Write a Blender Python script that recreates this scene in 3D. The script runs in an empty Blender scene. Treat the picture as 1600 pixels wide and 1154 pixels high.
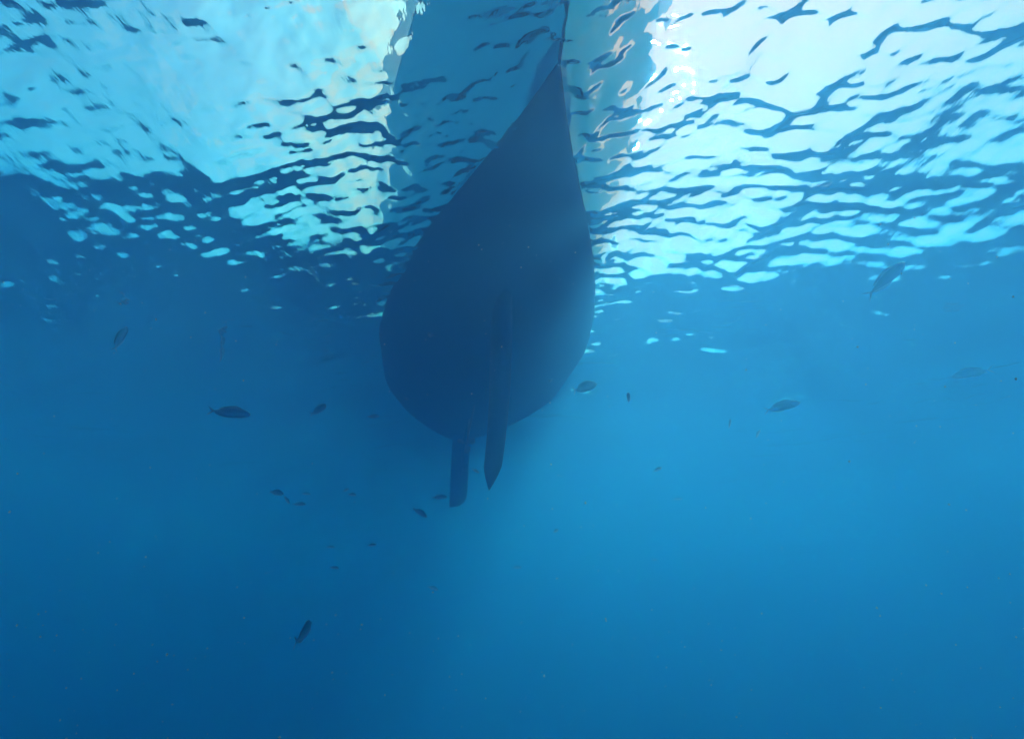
import bpy, bmesh, math, random
import numpy as np
from mathutils import Vector, Matrix

R = math.radians
rng = np.random.default_rng(11)
random.seed(4)
scene = bpy.context.scene
col = scene.collection

# ------------------------------------------------------------------ camera
CAM_DEPTH = 3.5
PITCH = R(25.0)
FPX = 770.0                       # focal length in pixels of the 1600-wide photograph
CAM = Vector((0.0, 0.0, -CAM_DEPTH))
cd = bpy.data.cameras.new('camera')
cam = bpy.data.objects.new('camera', cd)
col.objects.link(cam)
cam.location = CAM
cam.rotation_euler = (R(90) + PITCH, 0, 0)
cd.sensor_fit = 'HORIZONTAL'
cd.sensor_width = 36.0
cd.lens = 36.0 * FPX / 1600.0
cd.clip_start = 0.02
cd.clip_end = 3000
scene.camera = cam
CR = Vector((1, 0, 0))
CU = Vector((0, -math.sin(PITCH), math.cos(PITCH)))
CF = Vector((0, math.cos(PITCH), math.sin(PITCH)))


def at(x, y, dist):
    """point of the place seen at photograph pixel (x, y), dist metres from the camera"""
    d = CR * ((x - 800) / FPX) + CU * ((577 - y) / FPX) + CF
    return CAM + d.normalized() * dist


# ------------------------------------------------------------------ sky and sun
SUN_ELEV = R(43.5)
SUN_AZ = R(20.0)                  # clockwise from +Y, seen from above
SUN_STRENGTH = 2.7
SKY_STRENGTH = 0.06
EXPOSURE = 2.3

world = bpy.data.worlds.new('World')
scene.world = world
world.use_nodes = True
nt = world.node_tree
nt.nodes.clear()
out = nt.nodes.new('ShaderNodeOutputWorld')
bg = nt.nodes.new('ShaderNodeBackground')
bg.inputs['Strength'].default_value = SKY_STRENGTH
sky = nt.nodes.new('ShaderNodeTexSky')
sky.sky_type = 'NISHITA'
sky.sun_disc = False
sky.sun_elevation = SUN_ELEV
sky.sun_rotation = SUN_AZ
sky.air_density = 1.0
sky.dust_density = 5.0
sky.ozone_density = 1.0
tc = nt.nodes.new('ShaderNodeTexCoord')
nz = nt.nodes.new('ShaderNodeTexNoise')
nz.inputs['Scale'].default_value = 2.6
nz.inputs['Detail'].default_value = 6
nz.inputs['Roughness'].default_value = 0.6
nz.inputs['Distortion'].default_value = 0.5
mp = nt.nodes.new('ShaderNodeMapping')
mp.inputs['Location'].default_value = (2.2, 3.7, 1.4)
rp = nt.nodes.new('ShaderNodeValToRGB')
rp.color_ramp.elements[0].position = 0.38
rp.color_ramp.elements[0].color = (0, 0, 0, 1)
rp.color_ramp.elements[1].position = 0.56
rp.color_ramp.elements[1].color = (1, 1, 1, 1)
mixc = nt.nodes.new('ShaderNodeMix')
mixc.data_type = 'RGBA'
CLOUD = (13.0, 3.6, 2.5, 1)
mixc.inputs['B'].default_value = CLOUD
L = nt.links.new
L(tc.outputs['Generated'], mp.inputs['Vector'])
L(mp.outputs['Vector'], nz.inputs['Vector'])
# cloud bank on the sun's side, clearing to the left
sx = nt.nodes.new('ShaderNodeSeparateXYZ')
ma = nt.nodes.new('ShaderNodeMath')
ma.operation = 'MULTIPLY_ADD'
ma.inputs[1].default_value = 0.30
L(tc.outputs['Generated'], sx.inputs[0])
L(sx.outputs['X'], ma.inputs[0])
L(nz.outputs['Fac'], ma.inputs[2])
L(ma.outputs[0], rp.inputs['Fac'])
L(rp.outputs['Color'], mixc.inputs['Factor'])
L(sky.outputs['Color'], mixc.inputs['A'])
L(mixc.outputs['Result'], bg.inputs['Color'])
L(bg.outputs['Background'], out.inputs['Surface'])

sd = bpy.data.lights.new('sun', 'SUN')
sd.energy = SUN_STRENGTH
sd.angle = R(0.6)
sd.color = (1.0, 0.95, 0.87)
sun = bpy.data.objects.new('sun', sd)
col.objects.link(sun)
sdir = Vector((math.sin(SUN_AZ) * math.cos(SUN_ELEV), math.cos(SUN_AZ) * math.cos(SUN_ELEV), math.sin(SUN_ELEV)))
sun.rotation_euler = (-sdir).to_track_quat('-Z', 'Y').to_euler()

vs = scene.view_settings
vs.view_transform = 'Standard'
vs.look = 'None'
vs.exposure = EXPOSURE
vs.gamma = 1.0
vs.use_curve_mapping = False

cy = scene.cycles
cy.max_bounces = 7
cy.diffuse_bounces = 2
cy.glossy_bounces = 2
cy.transmission_bounces = 4
cy.volume_bounces = 3
cy.transparent_max_bounces = 8
cy.sample_clamp_indirect = 1.0
cy.sample_clamp_direct = 0.0
cy.caustics_reflective = True
cy.caustics_refractive = True
cy.use_denoising = True
cy.denoiser = 'OPENIMAGEDENOISE'
cy.use_adaptive_sampling = True
cy.adaptive_threshold = 0.06


# ------------------------------------------------------------------ helpers
def mat(name):
    m = bpy.data.materials.new(name)
    m.use_nodes = True
    return m, m.node_tree, m.node_tree.nodes['Principled BSDF']


def mesh_obj(name, verts, faces, material=None, parent=None, smooth=True):
    me = bpy.data.meshes.new(name)
    me.from_pydata([tuple(v) for v in verts], [], faces)
    me.update()
    if smooth:
        me.polygons.foreach_set('use_smooth', [True] * len(me.polygons))
    o = bpy.data.objects.new(name, me)
    col.objects.link(o)
    if material:
        me.materials.append(material)
    if parent:
        o.parent = parent
    return o


def tag(o, label=None, cat=None, group=None, kind=None):
    if label: o['label'] = label
    if cat: o['category'] = cat
    if group: o['group'] = group
    if kind: o['kind'] = kind
    return o


def node(ntree, t, **kw):
    n = ntree.nodes.new(t)
    for k, v in kw.items():
        n.inputs[k].default_value = v
    return n


# ------------------------------------------------------------------ sea surface
N_COMP = 90
WIND = R(62.0)
lam = np.exp(np.linspace(math.log(5.5), math.log(0.10), N_COMP)) * rng.uniform(0.93, 1.07, N_COMP)
kk = 2 * np.pi / lam
ang = WIND + rng.normal(0, 0.85, N_COMP)
pha = rng.uniform(0, 2 * np.pi, N_COMP)
# slope of each component: swell, wind waves, ripples
sl = np.interp(np.log(lam), np.log([0.10, 0.2, 0.45, 1.0, 2.0, 5.5]), [0.040, 0.048, 0.038, 0.027, 0.020, 0.012]) * rng.uniform(0.6, 1.4, N_COMP)
amp = sl / kk


def surface_height(x, y):
    r = np.hypot(x, y)
    # calm and rough patches
    gust = (1.0 + 0.4 * np.sin(0.8 * x + 0.3 * y - 0.2)) * np.clip(1.2 - 0.045 * r, 0.7, 1.1)
    gust = gust * (1.0 + 0.55 * np.sin(2.1 * x + 1.3 * y + 0.5) * np.sin(1.7 * y - 1.1 * x + 0.8))
    # a low swell rolling through crosswise, its crest above the camera
    z = 0.42 * (np.cos(0.40 * (x - 0.2) + 0.03 * y) - 0.94) * np.clip(1.5 - r / 60, 0, 1)
    for i in range(N_COMP):
        fade = np.clip(1.6 - r * 0.022 / lam[i], 0, 1) if lam[i] < 2.5 else np.clip(1.6 - r * 0.012 / lam[i] * 2, 0, 1)
        ph = kk[i] * (x * math.cos(ang[i]) + y * math.sin(ang[i])) + pha[i]
        ph = ph + 0.35 * np.sin(0.37 * kk[i] * (y * math.cos(ang[i]) - x * math.sin(ang[i])) + pha[(i * 7) % N_COMP])
        s = np.sin(ph)
        z += amp[i] * fade * (gust if lam[i] < 1.2 else 1.0) * (s + 0.22 * np.cos(2 * ph))
    return z


th_front = np.linspace(R(90 - 78), R(90 + 78), 1000)
th_back = np.linspace(R(90 + 78), R(90 - 78 + 360), 90)[1:-1]
th = np.concatenate([th_front, th_back])
rr = [0.02, 0.15, 0.3, 0.45, 0.6, 0.75, 0.9]
while rr[-1] < 24: rr.append(rr[-1] * 1.0046)
while rr[-1] < 420: rr.append(rr[-1] * 1.035)
rr = np.array(rr)
TT, RR = np.meshgrid(th, rr)
X = RR * np.cos(TT); Y = RR * np.sin(TT)
Z = surface_height(X, Y)
nr, nth = X.shape
V = np.stack([X, Y, Z], -1).reshape(-1, 3)
i0 = np.arange(nr - 1)[:, None] * nth
j0 = np.arange(nth)[None, :]
j1 = (j0 + 1) % nth
F = np.stack([i0 + j0, i0 + nth + j0, i0 + nth + j1, i0 + j1], -1).reshape(-1, 4)
me = bpy.data.meshes.new('sea_surface')
me.vertices.add(len(V)); me.vertices.foreach_set('co', V.ravel())
me.loops.add(F.size); me.loops.foreach_set('vertex_index', F.ravel().astype(np.int32))
me.polygons.add(len(F))
me.polygons.foreach_set('loop_start', np.arange(0, F.size, 4, dtype=np.int32))
me.polygons.foreach_set('loop_total', np.full(len(F), 4, dtype=np.int32))
me.polygons.foreach_set('use_smooth', np.ones(len(F), dtype=bool))
me.update(calc_edges=True)
sea = bpy.data.objects.new('sea_surface', me)
col.objects.link(sea)
tag(sea, 'rippled sea surface seen from below with bright sky windows', kind='structure')

m = bpy.data.materials.new('sea_surface')
m.use_nodes = True
t = m.node_tree
t.nodes.clear()
o_ = t.nodes.new('ShaderNodeOutputMaterial')
fr = node(t, 'ShaderNodeFresnel', IOR=1.333)
gl = node(t, 'ShaderNodeBsdfGlossy', Roughness=0.0)
tr = t.nodes.new('ShaderNodeBsdfTransparent')
mx = t.nodes.new('ShaderNodeMixShader')
tcn = t.nodes.new('ShaderNodeTexCoord')
nn = node(t, 'ShaderNodeTexNoise', Scale=13.0, Detail=3.0, Roughness=0.55)
bp = node(t, 'ShaderNodeBump', Strength=0.32, Distance=0.02)
mpn = t.nodes.new('ShaderNodeMapping')
mpn.inputs['Rotation'].default_value = (0, 0, -WIND)
mpn.inputs['Scale'].default_value = (1.0, 0.38, 1.0)
t.links.new(tcn.outputs['Object'], mpn.inputs['Vector'])
t.links.new(mpn.outputs['Vector'], nn.inputs['Vector'])
t.links.new(nn.outputs['Fac'], bp.inputs['Height'])
t.links.new(bp.outputs['Normal'], fr.inputs['Normal'])
t.links.new(bp.outputs['Normal'], gl.inputs['Normal'])
REFR = 0.8
t.links.new(fr.outputs['Fac'], mx.inputs[0])
if REFR > 0:
    rf = node(t, 'ShaderNodeBsdfRefraction', Roughness=0.0, IOR=1.333)
    t.links.new(bp.outputs['Normal'], rf.inputs['Normal'])
    m2 = t.nodes.new('ShaderNodeMixShader')
    m2.inputs[0].default_value = REFR
    t.links.new(tr.outputs[0], m2.inputs[1]); t.links.new(rf.outputs[0], m2.inputs[2])
    t.links.new(m2.outputs[0], mx.inputs[1])
else:
    t.links.new(tr.outputs[0], mx.inputs[1])
t.links.new(gl.outputs[0], mx.inputs[2])
t.links.new(mx.outputs[0], o_.inputs['Surface'])
me.materials.append(m)

# ------------------------------------------------------------------ seabed, far below
m, t, b = mat('seabed_sand')
b.inputs['Roughness'].default_value = 0.9
n1 = node(t, 'ShaderNodeTexNoise', Scale=0.08, Detail=6.0)
r1 = t.nodes.new('ShaderNodeValToRGB')
r1.color_ramp.elements[0].color = (0.12, 0.12, 0.09, 1)
r1.color_ramp.elements[1].color = (0.28, 0.26, 0.20, 1)
tcn = t.nodes.new('ShaderNodeTexCoord')
t.links.new(tcn.outputs['Object'], n1.inputs['Vector'])
t.links.new(n1.outputs['Fac'], r1.inputs['Fac'])
t.links.new(r1.outputs['Color'], b.inputs['Base Color'])
sbx = np.linspace(-420, 420, 50)
SX, SY = np.meshgrid(sbx, sbx)
SZ = -80 + 1.5 * np.sin(SX * 0.021 + 1) * np.sin(SY * 0.017) + rng.normal(0, 0.15, SX.shape)
sv = np.stack([SX, SY, SZ], -1).reshape(-1, 3)
sf = [(i * 50 + j, i * 50 + j + 1, (i + 1) * 50 + j + 1, (i + 1) * 50 + j) for i in range(49) for j in range(49)]
tag(mesh_obj('seabed', sv, sf, m), 'sandy seabed lost in the deep blue', kind='structure')

# ------------------------------------------------------------------ sea water: an even, closed body of blue haze
S = np.array([0.030, 0.070, 0.142])     # scattering per metre, red green blue
A = np.array([0.340, 0.070, 0.018])      # absorption per metre
D = float(max(S + A) * 1.05)
pc = S / D
pa = (1 - A / (D * (1 - pc))) ** 2
hb = 425.0
hv = [(x, y, z) for z in (-85.0, 0.55) for (x, y) in ((-hb, -hb), (hb, -hb), (hb, hb), (-hb, hb))]
hf = [(3, 2, 1, 0), (4, 5, 6, 7), (0, 1, 5, 4), (1, 2, 6, 5), (2, 3, 7, 6), (3, 0, 4, 7)]
m = bpy.data.materials.new('sea_water')
m.use_nodes = True
t = m.node_tree
t.nodes.clear()
o_ = t.nodes.new('ShaderNodeOutputMaterial')
pv = t.nodes.new('ShaderNodeVolumePrincipled')
pv.inputs['Color'].default_value = (*pc, 1)
pv.inputs['Absorption Color'].default_value = (*pa, 1)
pv.inputs['Density'].default_value = D
pv.inputs['Anisotropy'].default_value = 0.5
t.links.new(pv.outputs[0], o_.inputs['Volume'])
hz = mesh_obj('haze', hv, hf, m, smooth=False)
tag(hz, 'clear blue sea water fading everything with distance', kind='stuff')

# ------------------------------------------------------------------ materials of the yacht
m_bottom, t, b = mat('antifouling_paint')
b.inputs['Roughness'].default_value = 0.75
n1 = node(t, 'ShaderNodeTexNoise', Scale=3.0, Detail=8.0, Roughness=0.65)
n2 = node(t, 'ShaderNodeTexNoise', Scale=40.0, Detail=3.0)
r1 = t.nodes.new('ShaderNodeValToRGB')
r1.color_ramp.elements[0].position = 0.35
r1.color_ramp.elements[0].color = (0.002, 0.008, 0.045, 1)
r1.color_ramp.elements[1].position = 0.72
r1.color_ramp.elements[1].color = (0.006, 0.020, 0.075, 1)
tcn = t.nodes.new('ShaderNodeTexCoord')
bp = node(t, 'ShaderNodeBump', Strength=0.3, Distance=0.01)
t.links.new(tcn.outputs['Object'], n1.inputs['Vector'])
t.links.new(tcn.outputs['Object'], n2.inputs['Vector'])
t.links.new(n1.outputs['Fac'], r1.inputs['Fac'])
spz = t.nodes.new('ShaderNodeSeparateXYZ')
n3 = node(t, 'ShaderNodeTexNoise', Scale=2.2, Detail=7.0, Roughness=0.7)
mpz = node(t, 'ShaderNodeMapping')
mpz.inputs['Scale'].default_value = (1, 1, 0.25)
add = t.nodes.new('ShaderNodeMath'); add.operation = 'MULTIPLY_ADD'; add.inputs[1].default_value = 1.6
r3 = t.nodes.new('ShaderNodeValToRGB')
r3.color_ramp.elements[0].position = 0.36
r3.color_ramp.elements[0].color = (0, 0, 0, 1)
r3.color_ramp.elements[1].position = 0.85
r3.color_ramp.elements[1].color = (1, 1, 1, 1)
foul = t.nodes.new('ShaderNodeMix'); foul.data_type = 'RGBA'
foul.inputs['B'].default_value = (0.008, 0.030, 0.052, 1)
t.links.new(tcn.outputs['Object'], spz.inputs[0])
t.links.new(tcn.outputs['Object'], mpz.inputs['Vector'])
t.links.new(mpz.outputs['Vector'], n3.inputs['Vector'])
t.links.new(spz.outputs['Z'], add.inputs[0])
t.links.new(n3.outputs['Fac'], add.inputs[2])
t.links.new(add.outputs[0], r3.inputs['Fac'])
t.links.new(r3.outputs['Color'], foul.inputs['Factor'])
t.links.new(r1.outputs['Color'], foul.inputs['A'])
t.links.new(foul.outputs['Result'], b.inputs['Base Color'])
t.links.new(n2.outputs['Fac'], bp.inputs['Height'])
t.links.new(bp.outputs['Normal'], b.inputs['Normal'])

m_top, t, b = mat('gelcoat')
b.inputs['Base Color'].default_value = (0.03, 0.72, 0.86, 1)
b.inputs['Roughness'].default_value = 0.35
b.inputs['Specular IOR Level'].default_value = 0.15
m_deck, t, b = mat('deck')
b.inputs['Base Color'].default_value = (0.55, 0.55, 0.52, 1)
m_bronze, t, b = mat('bronze')
b.inputs['Base Color'].default_value = (0.16, 0.11, 0.05, 1)
b.inputs['Metallic'].default_value = 0.8
b.inputs['Roughness'].default_value = 0.5

# ------------------------------------------------------------------ the yacht
# boat frame: +X along the hull from the bow aft, +Y to the boat's left seen from the camera, Z up, origin at the bow waterline
yacht = bpy.data.objects.new('sailing_yacht', None)
col.objects.link(yacht)
YAW = R(10.0)
ax = Vector((-math.sin(YAW), math.cos(YAW), 0))
lf = Vector((-math.cos(YAW), -math.sin(YAW), 0))
YZ = 0.02
yacht.matrix_world = Matrix(((ax.x, lf.x, 0, 0.34), (ax.y, lf.y, 0, 2.30), (0, 0, 1, YZ), (0, 0, 0, 1)))
tag(yacht, 'dark sailing yacht hull floating overhead, bow towards the camera, fin keel and rudder below', 'yacht')

LWL = 9.3
bs = np.array([0, 0.4, 1.0, 1.65, 2.4, 3.3, 4.4, 5.7, 6.9, 8.0, 8.8, 9.3])
bb = np.array([0.012, 0.17, 0.45, 0.76, 1.08, 1.37, 1.55, 1.55, 1.33, 0.95, 0.58, 0.26])
ds = np.array([0, 0.4, 1.2, 2.5, 4.2, 5.6, 7.0, 8.2, 9.3])
dd = np.array([0.03, 0.14, 0.30, 0.47, 0.56, 0.54, 0.42, 0.24, 0.05])


def smooth_interp(s, xs, ys):
    """monotone cubic through the control points"""
    h = np.diff(xs); d = np.diff(ys) / h
    mm = np.zeros(len(xs)); mm[0] = d[0]; mm[-1] = d[-1]
    for i in range(1, len(xs) - 1):
        mm[i] = 0 if d[i - 1] * d[i] <= 0 else 2 * d[i - 1] * d[i] / (d[i - 1] + d[i])
    i = int(np.clip(np.searchsorted(xs, s) - 1, 0, len(h) - 1))
    u = (s - xs[i]) / h[i]
    return ((2 * u**3 - 3 * u**2 + 1) * ys[i] + (u**3 - 2 * u**2 + u) * h[i] * mm[i]
            + (-2 * u**3 + 3 * u**2) * ys[i + 1] + (u**3 - u**2) * h[i] * mm[i + 1])


def half_beam(s): return max(0.012, float(smooth_interp(s, bs, bb)))
def draft(s): return float(smooth_interp(s, ds, dd))


NS, NU, NT = 72, 14, 10
stations = LWL * (0.5 - 0.5 * np.cos(np.linspace(0, np.pi, NS)))
hvts, hfaces = [], []
for s in stations:
    b_, d_ = half_beam(s), draft(s)
    q = s / LWL
    bd = b_ + (0.55 * math.exp(-((s - 0.6) / 2.4) ** 2) + 0.16) * (1 - math.exp(-s / 0.16)) + 0.45 * max(0, q - 0.75) / 0.25
    fbd = 1.25 - 0.35 * q
    rake_bow = 1.05 * math.exp(-s / 1.1)
    rake_st = 0.9 * max(0.0, (q - 0.8) / 0.2) ** 2
    half = []
    for k in range(NU):
        a = (k / (NU - 1)) * math.pi / 2
        half.append((s, b_ * math.sin(a) ** 0.85, -d_ * max(0, math.cos(a)) ** 0.95))
    for k in range(1, NT + 1):
        u = k / NT
        half.append((s - rake_bow * u ** 0.9 + rake_st * u, b_ + (bd - b_) * (0.75 * u + 0.25 * u * u), fbd * u))
    left = half[::-1]
    right = [(x, -y, z) for (x, y, z) in half[1:]]
    hvts += left + right
NP = 2 * (NU + NT) - 1
for i in range(NS - 1):
    for j in range(NP - 1):
        a = i * NP + j
        hfaces.append((a, a + 1, a + NP + 1, a + NP))
hfaces.append(tuple(range((NS - 1) * NP, NS * NP))[::-1])       # transom
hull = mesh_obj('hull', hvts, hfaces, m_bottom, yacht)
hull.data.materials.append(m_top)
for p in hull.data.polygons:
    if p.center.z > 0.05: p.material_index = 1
dv = []
for i in range(NS):
    dv += [Vector(hvts[i * NP]) + Vector((0, 0, 0.0)), Vector(hvts[i * NP + NP - 1])]
dk = mesh_obj('deck', [(v.x, v.y * 0.997, v.z - 0.02) for v in dv], [(2 * i, 2 * i + 1, 2 * i + 3, 2 * i + 2) for i in range(NS - 1)], m_deck, yacht, smooth=False)


def fin(name, prof, thick, parent, material, n=14):
    """foil-section fin: prof = [(z, x_lead, x_trail)] from top to bottom"""
    v, f = [], []
    for (z, x0, x1) in prof:
        c = x1 - x0
        ring = []
        for k in range(n):
            u = 0.5 - 0.5 * math.cos(math.pi * k / (n - 1))
            yt = thick * min(1, c / 0.4) * 5 * 0.2 * (0.2969 * u**.5 - 0.126 * u - 0.3516 * u**2 + 0.2843 * u**3 - 0.1036 * u**4) / 0.1 * 0.5
            ring.append((x0 + c * u, yt, z))
        full = ring + [(x, -y, z) for (x, y, z) in ring[-2:0:-1]]
        v += full
    m_ = 2 * n - 2
    for i in range(len(prof) - 1):
        for k in range(m_):
            f.append((i * m_ + k, i * m_ + (k + 1) % m_, (i + 1) * m_ + (k + 1) % m_, (i + 1) * m_ + k))
    f.append(tuple(range((len(prof) - 1) * m_, len(prof) * m_)))
    f.append(tuple(range(m_))[::-1])
    return mesh_obj(name, v, f, material, parent)


kp = []
for q in np.linspace(0, 1, 30):
    z = -0.40 - q * 1.98
    kp.append((z, 2.26 + 1.20 * q ** 3.6, 3.62 - 0.13 * q))
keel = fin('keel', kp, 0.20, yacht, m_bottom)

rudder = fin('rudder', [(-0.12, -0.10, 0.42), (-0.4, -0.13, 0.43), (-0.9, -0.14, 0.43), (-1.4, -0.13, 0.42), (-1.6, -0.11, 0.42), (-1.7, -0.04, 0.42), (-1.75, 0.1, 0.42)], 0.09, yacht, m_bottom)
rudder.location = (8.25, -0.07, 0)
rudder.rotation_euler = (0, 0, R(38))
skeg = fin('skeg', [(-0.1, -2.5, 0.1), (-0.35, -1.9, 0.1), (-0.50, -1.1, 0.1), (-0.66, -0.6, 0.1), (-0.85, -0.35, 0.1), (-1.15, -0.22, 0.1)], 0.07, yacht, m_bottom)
skeg.location = (8.12, 0, 0)

# fittings under water


def solid(name, material, parent, build):
    bm = bmesh.new()
    build(bm)
    me_ = bpy.data.meshes.new(name)
    bm.to_mesh(me_); bm.free()
    me_.polygons.foreach_set('use_smooth', [True] * len(me_.polygons))
    me_.materials.append(material)
    o = bpy.data.objects.new(name, me_)
    col.objects.link(o); o.parent = parent
    return o


def rod(p, q, r0, r1=None, n=10):
    p, q = Vector(p), Vector(q)
    d = q - p
    mt = Matrix.Translation((p + q) / 2) @ d.to_track_quat('Z', 'Y').to_matrix().to_4x4()
    return lambda bm: bmesh.ops.create_cone(bm, cap_ends=True, segments=n, radius1=r0, radius2=r1 or r0, depth=d.length, matrix=mt)


def hull_point(s, f):
    """point on the underwater hull at station s, f from 0 (centre line) to 1 (waterline), either side by sign"""
    a = abs(f) * math.pi / 2
    return Vector((s, math.copysign(half_beam(s) * math.sin(a) ** 0.85, f), -draft(s) * max(0, math.cos(a)) ** 0.95))


shaft = solid('propeller_shaft', m_bronze, yacht, rod((5.5, 0, -0.50), (6.95, 0, -0.80), 0.016))
strut = solid('shaft_strut', m_bronze, yacht, rod((6.55, 0, -0.45), (6.70, 0, -0.76), 0.028, 0.022))


def prop(bm):
    rod((-0.05, 0, 0), (0.06, 0, 0), 0.035, 0.02)(bm)
    for k in range(3):
        a = k * 2 * math.pi / 3 + 0.4
        e = Vector((0, math.cos(a), math.sin(a))); f_ = Vector((0, -math.sin(a), math.cos(a)))
        pts = [(0.03, -0.02), (0.10, -0.065), (0.17, -0.055), (0.20, 0.0), (0.17, 0.06), (0.10, 0.055), (0.03, 0.02)]
        top = [bm.verts.new(e * u + f_ * w + Vector((0.6 * w + 0.004, 0, 0))) for u, w in pts]
        bot = [bm.verts.new(e * u + f_ * w + Vector((0.6 * w - 0.004, 0, 0))) for u, w in pts]
        bm.faces.new(top); bm.faces.new(bot[::-1])
        for i in range(7):
            bm.faces.new((top[i], bot[i], bot[(i + 1) % 7], top[(i + 1) % 7]))


pr = solid('propeller', m_bronze, yacht, prop)
pr.location = (7.0, 0, -0.81)
pr.rotation_euler = (0, R(12), 0)
for s_, f_ in ((3.4, 0.35), (4.6, -0.45), (5.9, 0.5), (6.6, -0.3)):
    c_ = hull_point(s_, f_)
    nrm = Vector((0, math.copysign(0.35, f_), -1)).normalized()
    solid('through_hull_fitting', m_bronze, yacht, rod(c_ - nrm * 0.01, c_ + nrm * 0.022, 0.045, 0.03, 14))

# ------------------------------------------------------------------ fish
m_fish, t, b = mat('fish_skin')
b.inputs['Metallic'].default_value = 0.2
b.inputs['Roughness'].default_value = 0.38
tcn = t.nodes.new('ShaderNodeTexCoord')
sp = t.nodes.new('ShaderNodeSeparateXYZ')
r1 = t.nodes.new('ShaderNodeValToRGB')
r1.color_ramp.elements[0].position = 0.30
r1.color_ramp.elements[0].color = (0.40, 0.44, 0.48, 1)
r1.color_ramp.elements[1].position = 0.75
r1.color_ramp.elements[1].color = (0.07, 0.10, 0.14, 1)
t.links.new(tcn.outputs['Generated'], sp.inputs[0])
t.links.new(sp.outputs['Z'], r1.inputs['Fac'])
t.links.new(r1.outputs['Color'], b.inputs['Base Color'])
m_eye, t, b = mat('fish_eye')
b.inputs['Base Color'].default_value = (0.01, 0.01, 0.012, 1)
b.inputs['Roughness'].default_value = 0.1


def fish_mesh(depth, width, bend):
    """unit-length fish, nose at +X, tail at -X, back +Z; one continuous skin with fins grown from it"""
    xs = np.array([0.50, 0.485, 0.45, 0.39, 0.30, 0.18, 0.05, -0.08, -0.20, -0.29, -0.345])
    hh = np.array([0.06, 0.22, 0.46, 0.70, 0.90, 1.0, 0.97, 0.80, 0.52, 0.27, 0.17]) * depth / 2
    ww = np.array([0.06, 0.24, 0.52, 0.80, 1.0, 1.0, 0.88, 0.62, 0.36, 0.18, 0.10]) * width / 2
    n = 12
    bm = bmesh.new()
    rings = []
    for x, h_, w_ in zip(xs, hh, ww):
        rings.append([bm.verts.new((x, w_ * math.sin(2 * math.pi * k / n), h_ * math.cos(2 * math.pi * k / n) + 0.01 * math.cos(x * 5))) for k in range(n)])
    for a, c in zip(rings, rings[1:]):
        for k in range(n):
            bm.faces.new((a[k], a[(k + 1) % n], c[(k + 1) % n], c[k]))
    bm.faces.new(rings[0][::-1])
    # forked tail grown from the last ring
    top, bot = rings[-1][0], rings[-1][n // 2]
    hub = [bm.verts.new((-0.375, s * 0.004, 0.01)) for s in (1, -1)]
    for s, w in ((1, hub[0]), (-1, hub[1])):
        side = rings[-1][0:n // 2 + 1] if s == 1 else rings[-1][n // 2:] + [rings[-1][0]]
        for p, q in zip(side, side[1:]):
            bm.faces.new((p, q, w) if s == 1 else (p, q, w))
    for sg, base in ((1, top), (-1, bot)):
        tip = bm.verts.new((-0.50, 0, sg * depth * 0.50))
        mid = bm.verts.new((-0.41, 0, sg * 0.02))
        edge = bm.verts.new((-0.42, 0, sg * depth * 0.30))
        bm.faces.new((base, edge, mid, hub[0])); bm.faces.new((edge, tip, mid))
    # dorsal, anal
    def strip(idx0, idx1, k, sg, ht):
        prev = None
        for i in range(idx0, idx1 + 1):
            v0 = rings[i][k]
            u = (i - idx0) / (idx1 - idx0)
            v1 = bm.verts.new((v0.co.x - 0.05, 0, v0.co.z + sg * ht * (1 - 0.75 * u) * (0.5 if i == idx0 else 1)))
            if prev: bm.faces.new((prev[0], v0, v1, prev[1]))
            prev = (v0, v1)
    strip(4, 8, 0, 1, 0.06)
    strip(6, 9, n // 2, -1, 0.05)
    # pectoral fins
    for sg, k in ((1, 4), (-1, n - 4)):
        v0, v1 = rings[3][k], rings[4][k]
        a = bm.verts.new((0.16, sg * (width / 2 + 0.05), -depth * 0.30))
        bm.faces.new((v0, v1, a))
    for v in bm.verts:
        u = 0.5 - v.co.x
        v.co.y += bend * u * u
    bmesh.ops.recalc_face_normals(bm, faces=[f for f in bm.faces])
    me = bpy.data.meshes.new('fish')
    bm.to_mesh(me); bm.free()
    me.polygons.foreach_set('use_smooth', [True] * len(me.polygons))
    me.materials.append(m_fish)
    return me


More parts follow.
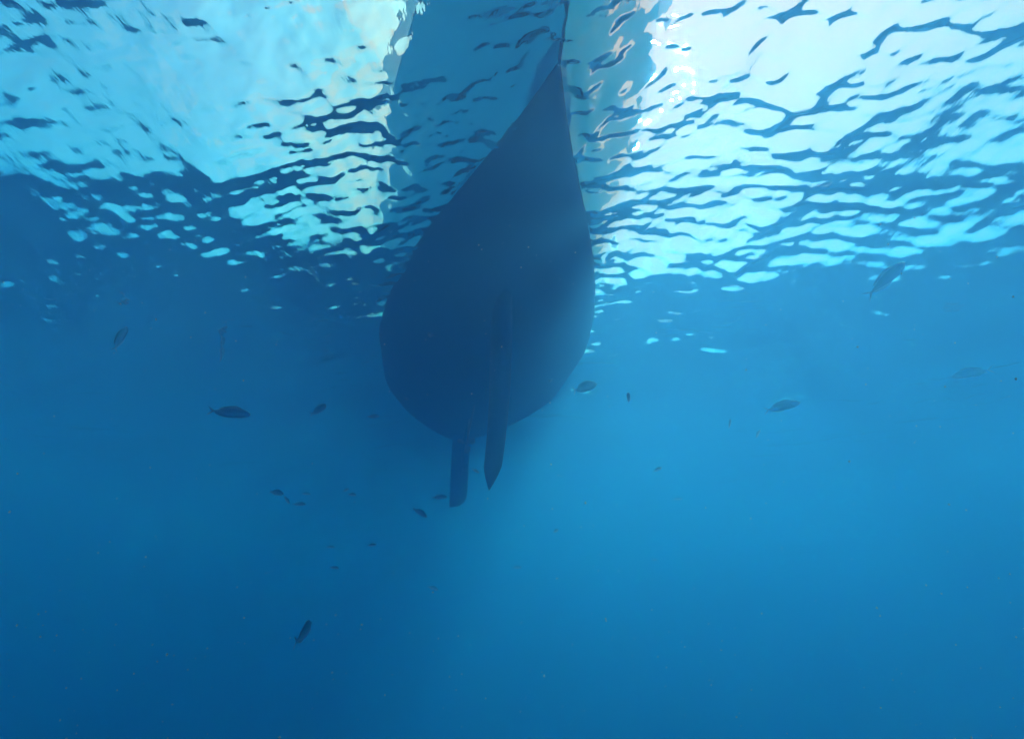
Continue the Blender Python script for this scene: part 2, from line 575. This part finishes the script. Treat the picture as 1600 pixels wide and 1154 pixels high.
FM = {}
def fish(x, y, px, angle, away, label, kind='slim', bend=0.0, size=0.22, roll=0.0, eyes=False):
    key = (kind, bend)
    if key not in FM:
        FM[key] = fish_mesh(0.25 if kind == 'slim' else 0.37, 0.13 if kind == 'slim' else 0.16, bend)
    size *= 1.6 if px >= 24 else 1.0
    px *= 0.93
    dist = FPX * size * max(0.35, math.cos(R(away))) / px
    o = bpy.data.objects.new('fish', FM[key])
    col.objects.link(o)
    d = (CR * ((x - 800) / FPX) + CU * ((577 - y) / FPX) + CF)
    k = d.length
    p = CAM + d.normalized() * dist * 1.0
    vd = d.normalized()
    rt = vd.cross(Vector((0, 0, 1))).normalized()
    up = rt.cross(vd).normalized()
    fwd = (rt * math.cos(R(angle)) + up * math.sin(R(angle))) * math.cos(R(away)) + vd * math.sin(R(away))
    fwd.normalize()
    zref = up if abs(math.sin(R(angle)) * math.cos(R(away))) < 0.9 else -rt
    yax = zref.cross(fwd).normalized()
    zax = fwd.cross(yax).normalized()
    rot = Matrix((fwd, yax, zax)).transposed().to_4x4()
    o.matrix_world = Matrix.Translation(p) @ rot @ Matrix.Rotation(R(roll), 4, 'X') @ Matrix.Scale(size, 4)
    tag(o, label, 'fish', 'small silvery fish swimming around the yacht')
    if eyes:
        for s in (1, -1):
            bm = bmesh.new()
            bmesh.ops.create_uvsphere(bm, u_segments=8, v_segments=6, radius=0.017)
            me = bpy.data.meshes.new('eye'); bm.to_mesh(me); bm.free()
            me.materials.append(m_eye)
            e = bpy.data.objects.new('eye', me); col.objects.link(e); e.parent = o
            e.location = (0.425, s * (0.052 if kind == 'slim' else 0.058), 0.035)
    return o


exec_fish = [
    (1386, 436, 55, 32, 20, 'largest silvery fish at right, nose up, sunlit back and pale forked tail', 'slim', 0.25, 0.24, 0, True),
    (1519, 582, 40, 176, 15, 'dark slim fish near the right edge of the photo', 'slim', 0, 0.24, 0, True),
    (1221, 635, 50, 5, 10, 'slim fish with pale tail below the thin bright surface streaks at right', 'slim', 0, 0.24, 0, True),
    (1310, 611, 42, 2, 10, 'very faint slim fish right of the pale-tailed fish at right', 'slim', 0, 0.34, 0, False),
    (913, 605, 42, 14, 15, 'plump blue fish with dark tail root beside the right flank of the hull', 'deep', 0, 0.20, 0, True),
    (982, 622, 14, 84, 74, 'small dark fish seen head-on right of the plump blue fish', 'deep', 0, 0.20, 0, False),
    (1140, 662, 15, 70, 40, 'tiny pale upright fish left of the pale-tailed fish', 'slim', 0, 0.16, 0, False),
    (1184, 678, 15, 55, 30, 'tiny pale slanting fish under the pale-tailed fish', 'slim', 0, 0.16, 0, False),
    (1318, 486, 30, 10, 20, 'faint pale fish below the largest silvery fish', 'slim', 0, 0.30, 0, False),
    (188, 528, 34, 84, 20, 'upright fish with its pale tail down, leftmost of the larger fish', 'slim', 0.2, 0.20, 0, True),
    (350, 555, 28, 118, 35, 'curved pale-edged fish swimming up at left above the long slim fish', 'slim', 0.35, 0.20, 0, True),
    (413, 577, 28, 25, 25, 'dark bent fish with raised nose at left', 'deep', 0.5, 0.20, 0, True),
    (464, 558, 26, -12, 20, 'faint fish under the small surface glints left of the hull', 'slim', 0, 0.24, 0, False),
    (358, 644, 56, 4, 8, 'long slim dark-bodied fish with pale tail at left, swimming right', 'slim', 0, 0.24, 0, True),
    (499, 640, 26, 48, 35, 'stout dark fish nosing upwards left of the hull', 'deep', 0.2, 0.20, 0, True),
    (583, 650, 20, 8, 15, 'small dark fish just left of the stern', 'slim', 0, 0.20, 0, False),
    (432, 769, 20, -6, 20, 'darkest fish of the loose shoal low at left', 'deep', 0, 0.18, 0, False),
    (478, 771, 14, 0, 20, 'small dark fish right of the darkest shoal fish', 'slim', 0, 0.18, 0, False),
    (467, 787, 20, 2, 10, 'pale blue fish under the pair of dark shoal fish', 'slim', 0, 0.22, 0, False),
    (448, 780, 15, -50, 30, 'thin pale fish slanting down between shoal fish', 'slim', 0, 0.16, 0, False),
    (540, 765, 10, 30, 30, 'tiny dark fish, upper of a close pair', 'deep', 0, 0.14, 0, False),
    (550, 772, 13, 0, 20, 'tiny dark fish, lower of a close pair', 'deep', 0, 0.16, 0, False),
    (686, 776, 26, 2, 15, 'dark fish level with the foot of the rudder, just left of it', 'slim', 0, 0.20, 0, False),
    (656, 800, 28, -28, 15, 'dark fish heading down to the right below the rudder', 'slim', 0, 0.20, 0, False),
    (516, 854, 12, 0, 25, 'tiny faint fish, left of two under the shoal', 'slim', 0, 0.16, 0, False),
    (581, 851, 14, 6, 25, 'tiny faint fish, right of two under the shoal', 'slim', 0, 0.16, 0, False),
    (522, 886, 14, -6, 20, 'tiny faint fish lowest of three under the shoal', 'slim', 0, 0.16, 0, False),
    (478, 988, 26, 78, 62, 'lowest fish in the photo, dark, seen head-on with fins spread', 'deep', 0.2, 0.20, 0, True),
    (676, 918, 18, -15, 25, 'faint fish in the deep blue below the rudder', 'slim', 0, 0.24, 0, False),
    (1027, 733, 16, 20, 30, 'tiny pale fish low right of the yacht', 'slim', 0, 0.16, 0, False),
    (1058, 779, 16, 0, 20, 'very faint fish below the tiny pale fish at right', 'slim', 0, 0.26, 0, False),
    (807, 886, 16, 0, 20, 'very faint fish deep below the keel', 'slim', 0, 0.26, 0, False),
    (868, 829, 10, 20, 30, 'tiny dark fish below and right of the keel tip', 'deep', 0, 0.12, 0, False),
    (1022, 874, 10, -10, 20, 'tiny dark fish low at right of centre', 'slim', 0, 0.14, 0, False),
    (743, 735, 14, -25, 30, 'small dark fish between rudder and keel', 'slim', 0, 0.14, 0, False),
    (252, 522, 12, 80, 40, 'faint fish right of the upright fish at left', 'slim', 0, 0.20, 0, False),
    (79, 634, 10, 0, 20, 'tiny dark fish near the left edge', 'slim', 0, 0.14, 0, False),
]
for a in exec_fish:
    fish(*a)

# ------------------------------------------------------------------ plankton and motes drifting near the camera
m, t, b = mat('plankton')
b.inputs['Base Color'].default_value = (0.6, 0.65, 0.6, 1)
b.inputs['Roughness'].default_value = 0.6
pv_, pf_ = [], []
for i in range(700):
    dist = random.uniform(0.7, 5.0)
    p = at(random.uniform(-60, 1660), random.uniform(330, 1180), dist)
    if p.z > -0.6: continue
    r_ = random.uniform(0.0006, 0.0020) * (0.6 + dist * 0.35)
    base = len(pv_)
    for d in ((1, 0, 0), (-1, 0, 0), (0, 1, 0), (0, -1, 0), (0, 0, 1), (0, 0, -1)):
        k = random.uniform(0.6, 1.4) * r_
        pv_.append((p.x + d[0] * k, p.y + d[1] * k, p.z + d[2] * k))
    for f in ((0, 2, 4), (2, 1, 4), (1, 3, 4), (3, 0, 4), (2, 0, 5), (1, 2, 5), (3, 1, 5), (0, 3, 5)):
        pf_.append(tuple(base + q for q in f))
tag(mesh_obj('plankton', pv_, pf_, m), 'pale specks of plankton drifting in the water', kind='stuff')
